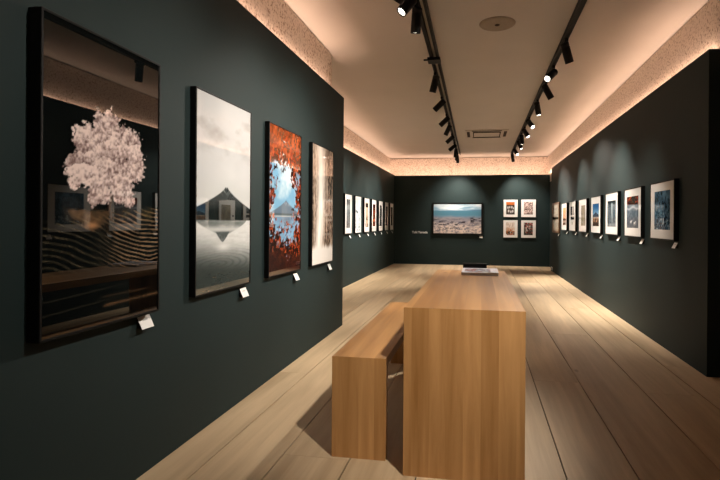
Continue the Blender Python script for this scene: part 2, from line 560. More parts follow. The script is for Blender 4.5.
def ex_forest(u, v, img):
    img = mixc(img, C(110, 152, 182), sst(0.42, 0.15, v) * 0.5 * sst(0.35, 0.6, fbm(u * 5, v * 5, 61)))
    for x0, w in ((.18, .03), (.33, .04), (.52, .03), (.70, .045), (.86, .03)):
        t = sst(0.28, 0.0, np.abs(u - x0) / (w + 0.16 * np.clip(v - 0.1, 0, 1)) * 0.3) * sst(0.08, 0.2, v)
        img = mixc(img, C(26, 46, 66), t * sst(0.45, 0.6, fbm(u * 16, v * 22, 62)) * 0.9)
    img = mixc(img, C(205, 222, 232), sst(0.55, 0.72, fbm(u * 24, v * 24, 63)) * sst(0.35, 0.75, v) * 0.8)
    return img

def ex_deer(u, v, img):
    img = mixc(img, leaves(u, v, 65, 16), sst(0.30, 0.24, v + 0.1 * (fbm(u * 8, v * 8, 66) - .5)))
    img = mixc(img, C(36, 48, 40), np.exp(-((u - 0.55) / 0.13) ** 2) * sst(0.30, 0.2, v) * 0.85)
    img = mixc(img, C(196, 198, 204), np.exp(-((v - 0.37 - 0.03 * np.sin(u * 9)) / 0.035) ** 2) * 0.75)
    for a, b in ((.36, .80), (.66, .84)):
        body = np.exp(-((u - a) / 0.065) ** 4 - ((v - b) / 0.028) ** 4)
        head = np.exp(-((u - a - .085) / 0.03) ** 2 - ((v - b + .035) / 0.022) ** 2)
        leg = np.exp(-((v - b - .05) / 0.03) ** 4) * (np.exp(-((u - a + .045) / .012) ** 2) + np.exp(-((u - a - .045) / .012) ** 2))
        img = mixc(img, C(228, 228, 230), np.clip(body + head + leg * .7, 0, 1))
    return img

def ex_beam(u, v, img):
    img = mixc(img, C(190, 205, 210), np.exp(-((u - 0.52) / 0.07) ** 2) * sst(0.95, 0.4, v) * 0.8)
    img = mixc(img, C(26, 34, 38), sst(0.14, 0.06, v) * 0.8)
    return mixc(img, C(150, 154, 156), sst(0.84, 0.9, v) * 0.6)

def ex_volcano(u, v, img):
    sky = mixc(full(u, C(44, 96, 150)), C(120, 160, 190), sst(0.1, 0.5, v))
    img = mixc(img, sky, sst(0.53, 0.50, v))
    m = sst(0, 0.02, (v - 0.37) - 0.28 * np.abs(u - 0.5)) * sst(0.62, 0.58, v)
    img = mixc(img, C(58, 74, 94), m)
    img = mixc(img, C(206, 196, 180), np.exp(-((v - 0.62) / 0.03) ** 2) * 0.6)
    return mixc(img, C(44, 34, 30), sst(0.78, 0.9, v) * 0.8)

def ex_pano(u, v, img):
    return img

def ex_sunset(u, v, img):
    img = mixc(img, C(226, 164, 110), sst(0.5, 0.05, v) * 0.8)
    return mixc(img, C(60, 44, 36), sst(0.55, 0.75, v + 0.2 * (fbm(u * 6, v * 6, 70) - .5)) * 0.7)

def ex_horizon(u, v, img):
    img = mixc(img, C(150, 140, 122), sst(0.46, 0.05, v) * 0.4)
    b = np.exp(-((v - 0.52) / 0.045) ** 4)
    img = mixc(img, C(52, 44, 32), b * (0.7 + .4 * fbm(u * 20, v * 40, 71)))
    return img

def ex_stripes(u, v, img):
    img = mixc(img, C(30, 32, 34), sst(0.4, 0.7, np.sin(u * 34)) * (sst(0.22, 0.16, v) + sst(0.8, 0.86, v)) * 0.8)
    return mixc(img, C(150, 152, 154), np.exp(-((v - 0.3) / 0.1) ** 2) * 0.6)

def ex_birds(u, v, img):
    k = sst(0.60, 0.70, fbm(u * 7, v * 9, 73)) * sst(0.35, 0.5, v + .3 * np.abs(u - .5))
    return mixc(img, C(40, 48, 56), k * 0.9)

def ex_ink(u, v, img):
    img = mixc(img, C(60, 46, 40), sst(0.10, 0.06, np.abs(v - .12)) * 0.85)
    return mixc(img, C(64, 48, 40), sst(0.52, 0.66, fbm(u * 6, v * 9, 75)) * sst(.5, .65, v))

def ex_glow(u, v, img):
    img = mixc(img, C(30, 18, 16), sst(0.3, 0.1, v) * 0.8)
    return mixc(img, C(240, 150, 90), np.exp(-((u - .5) / .25) ** 2 - ((v - .72) / .06) ** 2) * 0.8)

def ex_dim(u, v, img):
    return mixc(img, C(150, 152, 150), np.exp(-((u - .5) / .12) ** 2) * sst(.9, .3, v) * 0.35)

def paint_beach(u, v):
    img = mixc(full(u, C(124, 156, 178)), C(200, 210, 216), sst(0.35, 0.7, fbm(u * 4, v * 14, 81)))
    img = mixc(img, C(232, 238, 240), np.exp(-((v - 0.135 + 0.1 * (u - .45)) / 0.04) ** 2 - ((u - .40) / .16) ** 2) * 0.9)
    img = mixc(img, C(90, 130, 156), sst(0.205, 0.215, v))
    img = mixc(img, C(74, 112, 136), np.exp(-((v - 0.21) / 0.015) ** 2) * sst(0.65, .85, u))
    img = mixc(img, C(78, 122, 142), sst(0.22, 0.25, v) * sst(.5, .35, v + .05 * fbm(u * 5, v * 12, 82)))
    st = fbm(u * 26, v * 30, 83, 4)
    sand = mixc(full(u, C(124, 122, 132)), C(196, 180, 172), sst(0.35, 0.65, st) * sst(.4, .9, v) + sst(.45, .6, fbm(u * 8, v * 20, 84)) * .3)
    rock = sst(0.50, 0.60, fbm(u * 12, v * 22, 85)) * np.exp(-((v - 0.62 - .1 * np.sin(u * 5)) / 0.13) ** 2)
    sand = mixc(sand, C(44, 42, 48), rock * .95)
    sand = mixc(sand, C(226, 210, 200), sst(.62, .72, fbm(u * 40, v * 44, 86, 2)) * sst(.6, .8, v))
    return mixc(img, sand, sst(0.36, 0.50, v + .06 * (fbm(u * 6, v * 8, 87) - .5)))

def paint_lanterns(u, v):
    img = mixc(full(u, C(40, 36, 34)), C(96, 88, 82), fbm(u * 20, v * 20, 91))
    img = mixc(img, C(196, 104, 48), sst(.28, .22, v) * (0.6 + .5 * fbm(u * 8, v * 30, 92)))
    img = mixc(img, C(60, 30, 18), np.exp(-((v - .26) / .03) ** 2) * .8)
    for a, b, r in ((.22, .45, .09), (.42, .42, .08), (.66, .42, .09), (.84, .5, .07), (.3, .72, .1), (.55, .78, .09), (.76, .74, .1)):
        k = sst(1.1, .7, np.hypot((u - a) / r, (v - b) / (r * 1.25)))
        img = mixc(img, C(206, 200, 202), k * .85)
    return img

def paint_blossom(u, v):
    n = fbm(u * 14, v * 16, 95)
    img = mixc(full(u, C(104, 84, 80)), C(222, 196, 188), sst(.35, .62, n))
    br = np.exp(-((v - .75 + .55 * u + .06 * np.sin(u * 12)) / .035) ** 2)
    img = mixc(img, C(62, 48, 46), br * .8)
    return mixc(img, C(84, 66, 62), sst(.8, 1, v) * .6)

def paint_temple(u, v):
    n = fbm(u * 12, v * 12, 97)
    img = mixc(full(u, C(226, 214, 204)), C(190, 172, 158), sst(.4, .65, n))
    img = mixc(img, C(176, 96, 48), sst(.42, .58, fbm(u * 9, v * 9, 98)) * sst(.35, .65, v))
    return mixc(img, C(44, 36, 30), sst(.48, .58, fbm(u * 11, v * 11, 99)) * sst(.62, .8, v))

def paint_alley(u, v):
    n = fbm(u * 12, v * 12, 101)
    img = mixc(full(u, C(34, 30, 30)), C(108, 96, 88), sst(.4, .68, n))
    img = mixc(img, C(150, 44, 34), sst(.52, .6, fbm(u * 8, v * 7, 102)) * sst(.1, .3, u) * .9)
    img = mixc(img, C(206, 192, 186), sst(.58, .66, fbm(u * 10, v * 13, 103)) * .9)
    return mixc(img, C(60, 66, 56), sst(.8, .9, v) * .7)

def paint_cover(u, v):
    img = mixc(full(u, C(208, 206, 214)), C(180, 178, 188), fbm(u * 5, v * 5, 105))
    pic = sst(.06, .08, u) * sst(.80, .78, u) * sst(.12, .16, v) * sst(.9, .86, v)
    p1 = mixc(full(u, C(58, 64, 74)), C(150, 156, 168), sst(.4, .6, fbm(u * 9, v * 7, 106)))
    p1 = mixc(p1, C(120, 50, 44), sst(.56, .64, fbm(u * 6, v * 5, 107)))
    return mixc(img, p1, pic)

def print_grid(name, w, h, nx, ny, painter, mat, parent, x0=0.0, y=0.0, z0=0.0, box_uv=(0, 1, 0, 1)):
    """upright grid facing -Y, centred at (x0, y, z0); one colour per vertex from the painter"""
    us = np.linspace(0, 1, nx + 1)
    vs = np.linspace(0, 1, ny + 1)
    U, V = np.meshgrid(us, vs)
    co = np.stack([x0 + (U - 0.5) * w, np.full(U.shape, y), z0 + (0.5 - V) * h], -1).reshape(-1, 3)
    i = np.arange((nx + 1) * (ny + 1)).reshape(ny + 1, nx + 1)
    q = np.stack([i[1:, :-1], i[1:, 1:], i[:-1, 1:], i[:-1, :-1]], -1).reshape(-1, 4)
    me = bpy.data.meshes.new(name)
    me.from_pydata(co.tolist(), [], q.tolist())
    col = np.clip(painter(U, V), 0, 1).reshape(-1, 3)
    col = np.where(col <= 0.04045, col / 12.92, ((col + 0.055) / 1.055) ** 2.4)
    rgba = np.concatenate([col, np.ones((len(col), 1))], 1).astype(np.float32)
    at = me.attributes.new('ink', 'FLOAT_COLOR', 'POINT')
    at.data.foreach_set('color', rgba.ravel())
    me.materials.append(mat)
    o = bpy.data.objects.new(name, me)
    COL.objects.link(o)
    o.parent = parent
    return o

def ring_frame(w, h, d, lip, rc=0.006, y0=0.0):
    """picture-frame moulding: outer w x h, lip wide, d deep, rounded outer corners, front edges eased"""
    bm = bmesh.new()
    n = 4
    def loop(hw, hh, r, y):
        out = []
        for cx, cz, a0 in ((hw - r, hh - r, 0), (-hw + r, hh - r, 90), (-hw + r, -hh + r, 180), (hw - r, -hh + r, 270)):
            for k in range(n + 1):
                a = math.radians(a0 + 90 * k / n)
                out.append(bm.verts.new((cx + r * math.cos(a), y, cz + r * math.sin(a))))
        return out
    e = min(0.002, lip * 0.25)
    ls = [loop(w / 2, h / 2, rc, y0), loop(w / 2, h / 2, rc, -d + e), loop(w / 2 - e, h / 2 - e, rc, -d),
          loop(w / 2 - lip + e * .5, h / 2 - lip + e * .5, 0.0012, -d), loop(w / 2 - lip, h / 2 - lip, 0.001, -d + e), loop(w / 2 - lip, h / 2 - lip, 0.001, y0)]
    m = len(ls[0])
    for a, b in zip(ls, ls[1:] + ls[:1]):
        for i in range(m):
            j = (i + 1) % m
            bm.faces.new((a[i], a[j], b[j], b[i]))
    bmesh.ops.recalc_face_normals(bm, faces=bm.faces[:])
    return bm

def mat_ring(w, h, win, y, t=0.0015):
    """mat board w x h with window win=(u0,u1,v0,v1), its front at y; window edge has thickness t"""
    u0, u1, v0, v1 = win
    xs = (-w / 2, -w / 2 + u0 * w, -w / 2 + u1 * w, w / 2)
    zs = (h / 2, h / 2 - v0 * h, h / 2 - v1 * h, -h / 2)
    bm = bmesh.new()
    box(bm, xs[0], xs[1], y, y + t, zs[3], zs[0])
    box(bm, xs[2], xs[3], y, y + t, zs[3], zs[0])
    box(bm, xs[1], xs[2], y, y + t, zs[1], zs[0])
    box(bm, xs[1], xs[2], y, y + t, zs[3], zs[2])
    return bm, ((xs[1] + xs[2]) / 2, (zs[1] + zs[2]) / 2, xs[2] - xs[1], zs[1] - zs[2])

def picture(name, label, group, loc, rz, w, h, d, lip, painter, res, mat_win=None, fm=None, cat='framed picture', extra=None):
    t = thing(name, label, cat, loc, rz, group)
    obj('frame', ring_frame(w, h, d, lip), fm or M_BLACK, t)
    iw, ih = w - 2 * lip, h - 2 * lip
    obj('backing', bx(-iw / 2, iw / 2, -d * 0.5, -0.0005, -ih / 2, ih / 2), M_SLOT, t)
    if mat_win is None:
        print_grid('print', iw, ih, res[0], res[1], painter, M_PRINT, t, 0, -d + 0.004, 0)
    else:
        bm, (cx, cz, pw, ph) = mat_ring(iw, ih, mat_win, -d + 0.004)
        obj('mat_board', bm, M_MAT, t)
        print_grid('print', pw + 0.004, ph + 0.004, res[0], res[1], painter, M_PRINT_SMALL, t, cx, -d + 0.0062, cz)
        if extra:
            for k, (win, pnt) in enumerate(extra):
                u0, u1, v0, v1 = win
                print_grid('print', (u1 - u0) * iw, (v1 - v0) * ih, 12, 14, pnt, M_PRINT_SMALL, t, ((u0 + u1) / 2 - .5) * iw, -d + 0.0036, (.5 - (v0 + v1) / 2) * ih)
    return t

# caption cards: a folded white card leaning out from the wall
def card_mat():
    m, nt, p = new_mat('printed_card')
    tc = nt.nodes.new('ShaderNodeTexCoord')
    sep = nt.nodes.new('ShaderNodeSeparateXYZ')
    nt.links.new(tc.outputs['Generated'], sep.inputs[0])
    n = nt.nodes.new('ShaderNodeTexNoise')
    n.inputs['Scale'].default_value = 26
    nt.links.new(tc.outputs['Generated'], n.inputs['Vector'])
    def band(lo, hi, axis):
        a = nt.nodes.new('ShaderNodeMath'); a.operation = 'GREATER_THAN'; a.inputs[1].default_value = lo
        b = nt.nodes.new('ShaderNodeMath'); b.operation = 'LESS_THAN'; b.inputs[1].default_value = hi
        c = nt.nodes.new('ShaderNodeMath'); c.operation = 'MULTIPLY'
        nt.links.new(sep.outputs[axis], a.inputs[0]); nt.links.new(sep.outputs[axis], b.inputs[0])
        nt.links.new(a.outputs[0], c.inputs[0]); nt.links.new(b.outputs[0], c.inputs[1])
        return c.outputs[0]
    c = nt.nodes.new('ShaderNodeMath'); c.operation = 'MULTIPLY'
    nt.links.new(band(0.62, 0.74, 'Z'), c.inputs[0]); nt.links.new(band(0.28, 0.72, 'X'), c.inputs[1])
    d = nt.nodes.new('ShaderNodeMath'); d.operation = 'MULTIPLY'
    nt.links.new(c.outputs[0], d.inputs[0]); nt.links.new(n.outputs['Fac'], d.inputs[1])
    mx = nt.nodes.new('ShaderNodeMixRGB')
    mx.inputs['Color1'].default_value = (0.80, 0.79, 0.77, 1)
    mx.inputs['Color2'].default_value = (0.25, 0.25, 0.25, 1)
    nt.links.new(d.outputs[0], mx.inputs['Fac'])
    nt.links.new(mx.outputs['Color'], p.inputs['Base Color'])
    p.inputs['Roughness'].default_value = 0.6
    return m
M_CARD = card_mat()

def prism_x(x0, x1, pts):
    """extrude a (y,z) outline from x0 to x1"""
    bm = bmesh.new()
    a = [bm.verts.new((x0, y, z)) for y, z in pts]
    b = [bm.verts.new((x1, y, z)) for y, z in pts]
    n = len(pts)
    bm.faces.new(a)
    bm.faces.new(b[::-1])
    for i in range(n):
        j = (i + 1) % n
        bm.faces.new((a[i], a[j], b[j], b[i]))
    bmesh.ops.recalc_face_normals(bm, faces=bm.faces[:])
    return bm

def card_proto(w, h, out):
    wedge = prism_x(-w / 2 + 0.004, w / 2 - 0.004, [(0, h / 2 - .004), (-0.004, h / 2 - .004), (-out + 0.001, -h / 2 + .002), (0, -h / 2 + .002)])
    face = prism_x(-w / 2, w / 2, [(-0.004, h / 2), (-0.0055, h / 2), (-out - 0.0015, -h / 2), (-out, -h / 2)])
    return wedge, face
CARD = {}
def caption(label, loc, rz, w=0.082, h=0.056, out=0.030, group='white caption cards below the pictures'):
    t = thing('picture_caption_card', label, 'caption card', loc, rz, group)
    key = (w, h, out)
    if key not in CARD:
        a, b = card_proto(w, h, out)
        CARD[key] = (obj('wedge_holder', a, M_BLACK, t), obj('card', b, M_CARD, t))
    else:
        for s in CARD[key]:
            c = s.copy()
            COL.objects.link(c)
            c.parent = t
    return t

RL, RR = PI / 2, -PI / 2
# --- four big glazed prints on the near wall
BIG = 'large black-framed vertical prints'
big = [(1.763, 'tall black-framed print of a pale pink blossoming tree on black', paint_tree, (150, 270)),
       (2.714, 'tall black-framed monochrome print of a mountain mirrored in a rippled lake', paint_lake_mono, (110, 230)),
       (3.632, 'tall black-framed print of a blue lake seen through red autumn leaves', paint_maple, (90, 180)),
       (4.548, 'tall black-framed sepia print with a white vertical streak between brown trees', paint_falls, (60, 150))]
capt = ['blossoming tree on black', 'mountain mirrored in a lake', 'lake behind red autumn leaves', 'sepia print with the white streak']
for (y, lab, pt, res), cp in zip(big, capt):
    hh, ww, dd = (1.174, 0.632, 0.053) if y < 2 else (1.152, 0.640, 0.036)
    picture('framed_print', lab, BIG, (XL, y, 1.353), RL, ww, hh, dd, 0.010, pt, res)
    caption('white caption card below the tall print of ' + cp if 'sepia' not in cp else 'white caption card below the tall ' + cp, (XL, y + 0.268, 0.722), RL)

# --- eight frames on the opposite wall
RG = 'framed prints in a row on the long dark wall'
right = [
    (4.945, 'black-framed matted print of a blue winter forest, nearest the open wall end', strokes((24, 44, 60), (84, 116, 138), 111, 24, 9, extra=ex_forest), (.17, .85, .15, .84), None, 'blue winter forest'),
    (5.840, 'black-framed matted print with red leaves above two white deer', strokes((78, 84, 92), (104, 110, 118), 112, 8, 8, extra=ex_deer), (.14, .85, .16, .83), None, 'two white deer'),
    (6.730, 'black-framed matted grey print with a pale vertical beam of light', strokes((52, 60, 66), (108, 118, 124), 113, 24, 2, extra=ex_beam), (.15, .85, .18, .82), None, 'pale vertical beam'),
    (7.615, 'black-framed matted print of a blue-skied peak over brown land', strokes((96, 72, 58), (150, 118, 96), 114, 8, 12, extra=ex_volcano), (.17, .84, .19, .82), None, 'blue-skied peak'),
    (8.545, 'black-framed matted print in plain beige and olive grey', strokes((118, 110, 92), (160, 150, 128), 115, 20, 3), (.28, .86, .18, .82), [((.10, .18, .54, .60), strokes((40, 36, 32), (70, 60, 50), 116))], 'beige and olive print'),
    (9.467, 'black-framed white sheet with a small dark square above a dark strip', strokes((34, 34, 38), (96, 96, 100), 117, 10, 10), (.18, .78, .16, .46), [((.20, .80, .51, .62), strokes((40, 40, 42), (74, 74, 76), 118)), ((.42, .56, .70, .80), strokes((120, 118, 114), (196, 192, 186), 119, 14, 14))], 'small dark square'),
    (10.370, 'black-framed matted print glowing orange above dark ground', strokes((170, 110, 76), (214, 160, 120), 120, 8, 10, extra=ex_sunset), (.26, .88, .15, .82), None, 'orange glow over dark ground')]
for y, lab, pt, win, ext, cp in right:
    picture('framed_print', lab, RG, (XR, y, 1.322), RR, 0.62, 0.565, 0.04, 0.013, pt, (34, 40), win, extra=ext)
    caption('white caption card below the print of the ' + cp if 'print' not in cp else 'white caption card below the ' + cp, (XR, y - 0.268, 1.000), RR, 0.075, 0.052, 0.030)
picture('framed_print', 'brown wood-framed pale sepia print split by a dark horizon', RG, (XR, 11.58, 1.312), RR, 0.98, 0.70, 0.03, 0.05,
        strokes((176, 168, 148), (206, 198, 178), 121, 4, 12, extra=ex_horizon), (30, 40), fm=M_BROWNF)
caption('white caption card below the brown wood-framed sepia print', (XR, 11.16, 0.925), RR, 0.075, 0.052, 0.030)

# --- seven frames on the recessed far wall
FG = 'narrow framed prints in a row on the recessed wall'
far = [
    (8.540, 'black-framed grey striped print, nearest in the recessed row', strokes((84, 86, 88), (140, 142, 144), 131, 30, 3, extra=ex_stripes), (.20, .76, .12, .86), 'grey striped print'),
    (9.255, 'black-framed pale icy print with dark bird-like marks, second in the recessed row', strokes((190, 202, 206), (214, 220, 220), 132, 5, 6, extra=ex_birds), (.07, .93, .05, .95), 'pale icy print'),
    (9.990, 'black-framed cream print with brown ink shapes, third in the recessed row', strokes((196, 172, 150), (214, 194, 172), 133, 5, 6, extra=ex_ink), (.22, .80, .12, .86), 'cream print with brown shapes'),
    (10.695, 'black-framed red-brown print with an orange glow, fourth in the recessed row', strokes((96, 40, 26), (160, 84, 56), 134, 8, 8, extra=ex_glow), (.22, .80, .14, .84), 'red-brown glowing print'),
    (11.430, 'black-framed dark charcoal print, fifth in the recessed row', strokes((48, 50, 52), (88, 90, 92), 135, 16, 3, extra=ex_dim), (.22, .80, .14, .84), 'dark charcoal print'),
    (12.165, 'black-framed mauve-brown print, sixth in the recessed row', strokes((88, 72, 72), (128, 108, 106), 136, 12, 5), (.22, .80, .14, .84), 'mauve-brown print'),
    (12.895, 'black-framed dark green-grey print, last in the recessed row beside the corner', strokes((60, 72, 68), (104, 116, 110), 137, 14, 4, extra=ex_dim), (.22, .80, .14, .84), 'green-grey print by the corner')]
for y, lab, pt, win, cp in far:
    picture('framed_print', lab, FG, (XFL, y, 1.330), RL, 0.475, 0.735, 0.04, 0.013, pt, (22, 40), win)
    caption('white caption card below the recessed ' + cp, (XFL, y + 0.19, 0.905), RL, 0.075, 0.052, 0.030)

# --- end wall
picture('framed_print', 'wide black-framed print of a stony beach and blue sea on the end wall', None, (-0.625, YB, 1.285), 0, 1.40, 0.895, 0.05, 0.042, paint_beach, (110, 72))
caption('white caption card at the lower corner of the stony beach print', (0.03, YB, 0.790), 0, 0.085, 0.055, 0.034)
WG = 'white-framed small prints in a square of four'
for x, z, w, lab, pt in ((0.825, 1.578, 0.374, 'white-framed print of white lanterns under an orange roof', paint_lanterns),
                         (1.302, 1.580, 0.384, 'white-framed print of pale blossom branches', paint_blossom),
                         (0.825, 1.018, 0.374, 'white-framed pale print with orange roofs and dark foliage below', paint_temple),
                         (1.304, 1.018, 0.384, 'white-framed dark alley print with red and white patches', paint_alley)):
    picture('framed_print', lab, WG, (x, YB, z), 0, w, 0.472, 0.03, 0.016, pt, (34, 40), (.15, .82, .10, .88), fm=M_WHITE)

# lettering on the end wall
fc = bpy.data.curves.new('wall_lettering', 'FONT')
fc.body = 'Yuki Yamada'
fc.size = 0.088
fc.extrude = 0.002
fc.offset = 0.0022
fc.align_x = 'CENTER'
tmp = bpy.data.objects.new('lettering_source', fc)
COL.objects.link(tmp)
dg = bpy.context.evaluated_depsgraph_get()
dg.update()
me = bpy.data.meshes.new_from_object(tmp.evaluated_get(dg))
bpy.data.objects.remove(tmp)
me.name = 'wall_lettering'
me.materials.clear()
me.materials.append(M_LETTER)
xs = [v.co.x for v in me.vertices]
sx = 0.445 / (max(xs) - min(xs))
for v in me.vertices:
    v.co.x *= sx
wl = bpy.data.objects.new('wall_lettering', me)
COL.objects.link(wl)
wl.location = (-1.677, YB - 0.002, 0.872)
wl.rotation_euler = (PI / 2, 0, 0)
tag(wl, 'small white lettering on the dark end wall beside the beach print', 'lettering')

# wall socket near the floor at the far end of the long wall
t = thing('wall_socket', 'small pale socket plate low at the far end of the dark wall', 'socket', (XR, 12.25, 0.07), RR)
obj('plate', bx(-0.12, 0.12, -0.012, 0, -0.04, 0.04, bev=0.004), M_SOCK, t)
for k in (-0.055, 0.055):
    obj('outlet', lathe(bmesh.new(), [(0, -0.003), (0.022, -0.003), (0.024, 0), (0, 0)], 20, Matrix.Translation((k, -0.0125, 0)) @ Matrix.Rotation(PI / 2, 4, 'X')), M_VENTD, t)

# ------------------------------------------------------------------ table and bench (waterfall slabs)
def slab_piece(name, label, cat, cx, y0, y1, w, h, t, mats):
    th = thing(name, label, cat, (cx, y0, 0))
    ln = y1 - y0
    e = 0.0025
    obj('top', bx(-w / 2, w / 2, 0, ln, h - t, h, bev=e), mats[0], th)
    # the end boards meet the top in a close joint just under it, flush with its ends
    obj('end_panel', bx(-w / 2, w / 2, 0, t, 0.0, h - t, bev=e), mats[1], th)
    obj('end_panel', bx(-w / 2, w / 2, ln - t, ln, 0.0, h - t, bev=e), mats[1], th)
    return th

def waterfall(name, label, cat, cx, y0, y1, w, h, t, seat):
    """top and ends meet in 45-degree mitres"""
    th = thing(name, label, cat, (cx, y0, 0))
    ln = y1 - y0
    def quad(pts):
        bm = prism_x(-w / 2, w / 2, pts)
        long_edges = [e for e in bm.edges if abs(e.verts[0].co.x - e.verts[1].co.x) < 1e-6 and all(abs(v.co.z - h) < 0.001 or v.co.y < 0.001 or v.co.y > ln - 0.001 for v in e.verts)]
        bmesh.ops.bevel(bm, geom=long_edges, offset=0.002, segments=2, affect='EDGES', profile=0.5)
        return bm
    g = 0.0004
    obj(seat, quad([(g, h), (ln - g, h), (ln - t, h - t + g), (t, h - t + g)]), M_TOP, th)
    obj('end_panel', quad([(0, 0), (0, h - g), (t - g, h - t), (t - g, 0)]), M_END, th)
    obj('end_panel', quad([(ln, 0), (ln, h - g), (ln - t + g, h - t), (ln - t + g, 0)]), M_END, th)
    return th
waterfall('long_table', 'long solid oak table with panel ends standing on the boards', 'table', -0.072, 2.240, 4.075, 0.562, 0.794, 0.05, 'tabletop')
waterfall('bench', 'low solid oak bench with panel ends alongside the table', 'bench', -0.600, 2.360, 4.04, 0.281, 0.511, 0.045, 'seat')

# books and box on the table
Z = 0.794
t = thing('art_book', 'pale book with a photograph on its cover at the far end of the table', 'book', (0.003, 3.86, Z))
obj('pages', bx(-0.137, 0.137, -0.176, 0.176, 0.003, 0.020), M_MAT, t)
bm = bx(-0.140, 0.140, -0.180, 0.180, 0.0, 0.003)
box(bm, -0.140, -0.137, -0.180, 0.180, 0.003, 0.020)
box(bm, -0.140, 0.140, -0.180, 0.180, 0.020, 0.0225)
obj('cover', bm, plain('pale_cover', (0.72, 0.69, 0.74, 1), 0.45, 0.4, noise=0.03), t)
cov = print_grid('cover_print', 0.276, 0.356, 60, 40, paint_cover, M_PAPER, t)
cov.rotation_euler = (-PI / 2, 0, 0)
cov.location = (0, 0, 0.0229)
t = thing('black_box', 'low black box behind the pale book on the table', 'box', (-0.040, 4.0, Z), 0)
bm = bx(-0.098, 0.098, 0.044, 0.070, 0, 0.052, bev=0.003)
obj('case', bm, M_BLACK, t)
obj('lid', bx(-0.100, 0.100, 0.042, 0.072, 0.052, 0.061, bev=0.003), M_METAL, t)

# ------------------------------------------------------------------ ceiling fittings
t = thing('ceiling_disc', 'flat brownish round disc fitting on the ceiling between the tracks', 'ceiling fitting', (0.147, 4.58, CZ))
obj('disc', lathe(bmesh.new(), [(0, -0.012), (0.13, -0.012), (0.160, -0.008), (0.168, 0.0), (0, 0.0)], 48), M_DISC, t, True)
obj('hub', lathe(bmesh.new(), [(0, -0.018), (0.020, -0.016), (0.024, -0.012), (0, -0.012)], 24), M_VENTD, t, True)

t = thing('ceiling_air_vent', 'square ceiling air vent with dark slots at the far end between the tracks', 'air vent', (0.125, 10.2, CZ))
obj('cover_panel', bx(-0.44, 0.44, -0.44, 0.44, -0.022, 0.0, bev=0.012), M_VENT, t)
bm = bmesh.new()
for a in range(4):
    r = Matrix.Rotation(a * PI / 2, 4, 'Z')
    b2 = bmesh.new()
    box(b2, -0.27, 0.27, 0.262, 0.282, -0.040, -0.022, bev=0.004)
    for v in b2.verts:
        v.co = r @ v.co
    me_t = bpy.data.meshes.new('t'); b2.to_mesh(me_t); b2.free()
    bm.from_mesh(me_t); bpy.data.meshes.remove(me_t)
obj('intake_rim', bm, M_VENTD, t)
obj('intake_grille', bx(-0.262, 0.262, -0.262, 0.262, -0.030, -0.022, bev=0.002), M_VENT, t)
for a in range(4):
    o = obj('outlet_slot', bx(-0.30, 0.30, 0.345, 0.405, -0.026, -0.0215, bev=0.001), M_VENTD, t)
    o.rotation_euler = (0, 0, a * PI / 2)

# two lighting tracks
def track(label, x, slope, y0, y1, rails, feed=None):
    t = thing('ceiling_track', label, 'lighting track', (x, 0, CZ), -math.atan(slope))
    for dx, w, nm in rails:
        bm = bmesh.new()
        box(bm, dx - w / 2, dx - w / 2 + 0.006, y0, y1, -0.06, 0.0)
        box(bm, dx + w / 2 - 0.006, dx + w / 2, y0, y1, -0.06, 0.0)
        box(bm, dx - w / 2 + 0.006, dx + w / 2 - 0.006, y0, y1, -0.012, 0.0)
        obj(nm, bm, M_METAL, t)
        obj('slot_liner', bx(dx - w / 2 + 0.006, dx + w / 2 - 0.006, y0, y1, -0.052, -0.012), M_SLOT, t)
        obj('end_cap', bx(dx - w / 2 - 0.002, dx + w / 2 + 0.002, y1, y1 + 0.012, -0.062, 0.0, bev=0.002), M_METAL, t)
    if feed:
        y = feed
        bm = bx(rails[0][0] - 0.04, rails[0][0] + 0.10, y - 0.07, y + 0.07, -0.095, -0.061, bev=0.004)
        box(bm, rails[0][0] - 0.085, rails[0][0] - 0.04, y - 0.03, y - 0.015, -0.085, -0.070)
        obj('feed_box', bm, M_METAL, t)
    return t
SL = -0.0084
# rail centre lines: x = x0 + SL*y
track('twin-rail black lighting track along the ceiling on the bench side', -0.498, SL, -1.5, 13.0, [(0.0, 0.030, 'rail'), (0.066, 0.024, 'rail')], 5.29)
track('single-rail black lighting track along the ceiling on the open floor side', 0.822, 0.0, -1.5, 13.1, [(0.0, 0.046, 'rail')])
def xl(y):
    return -0.498 + SL * y

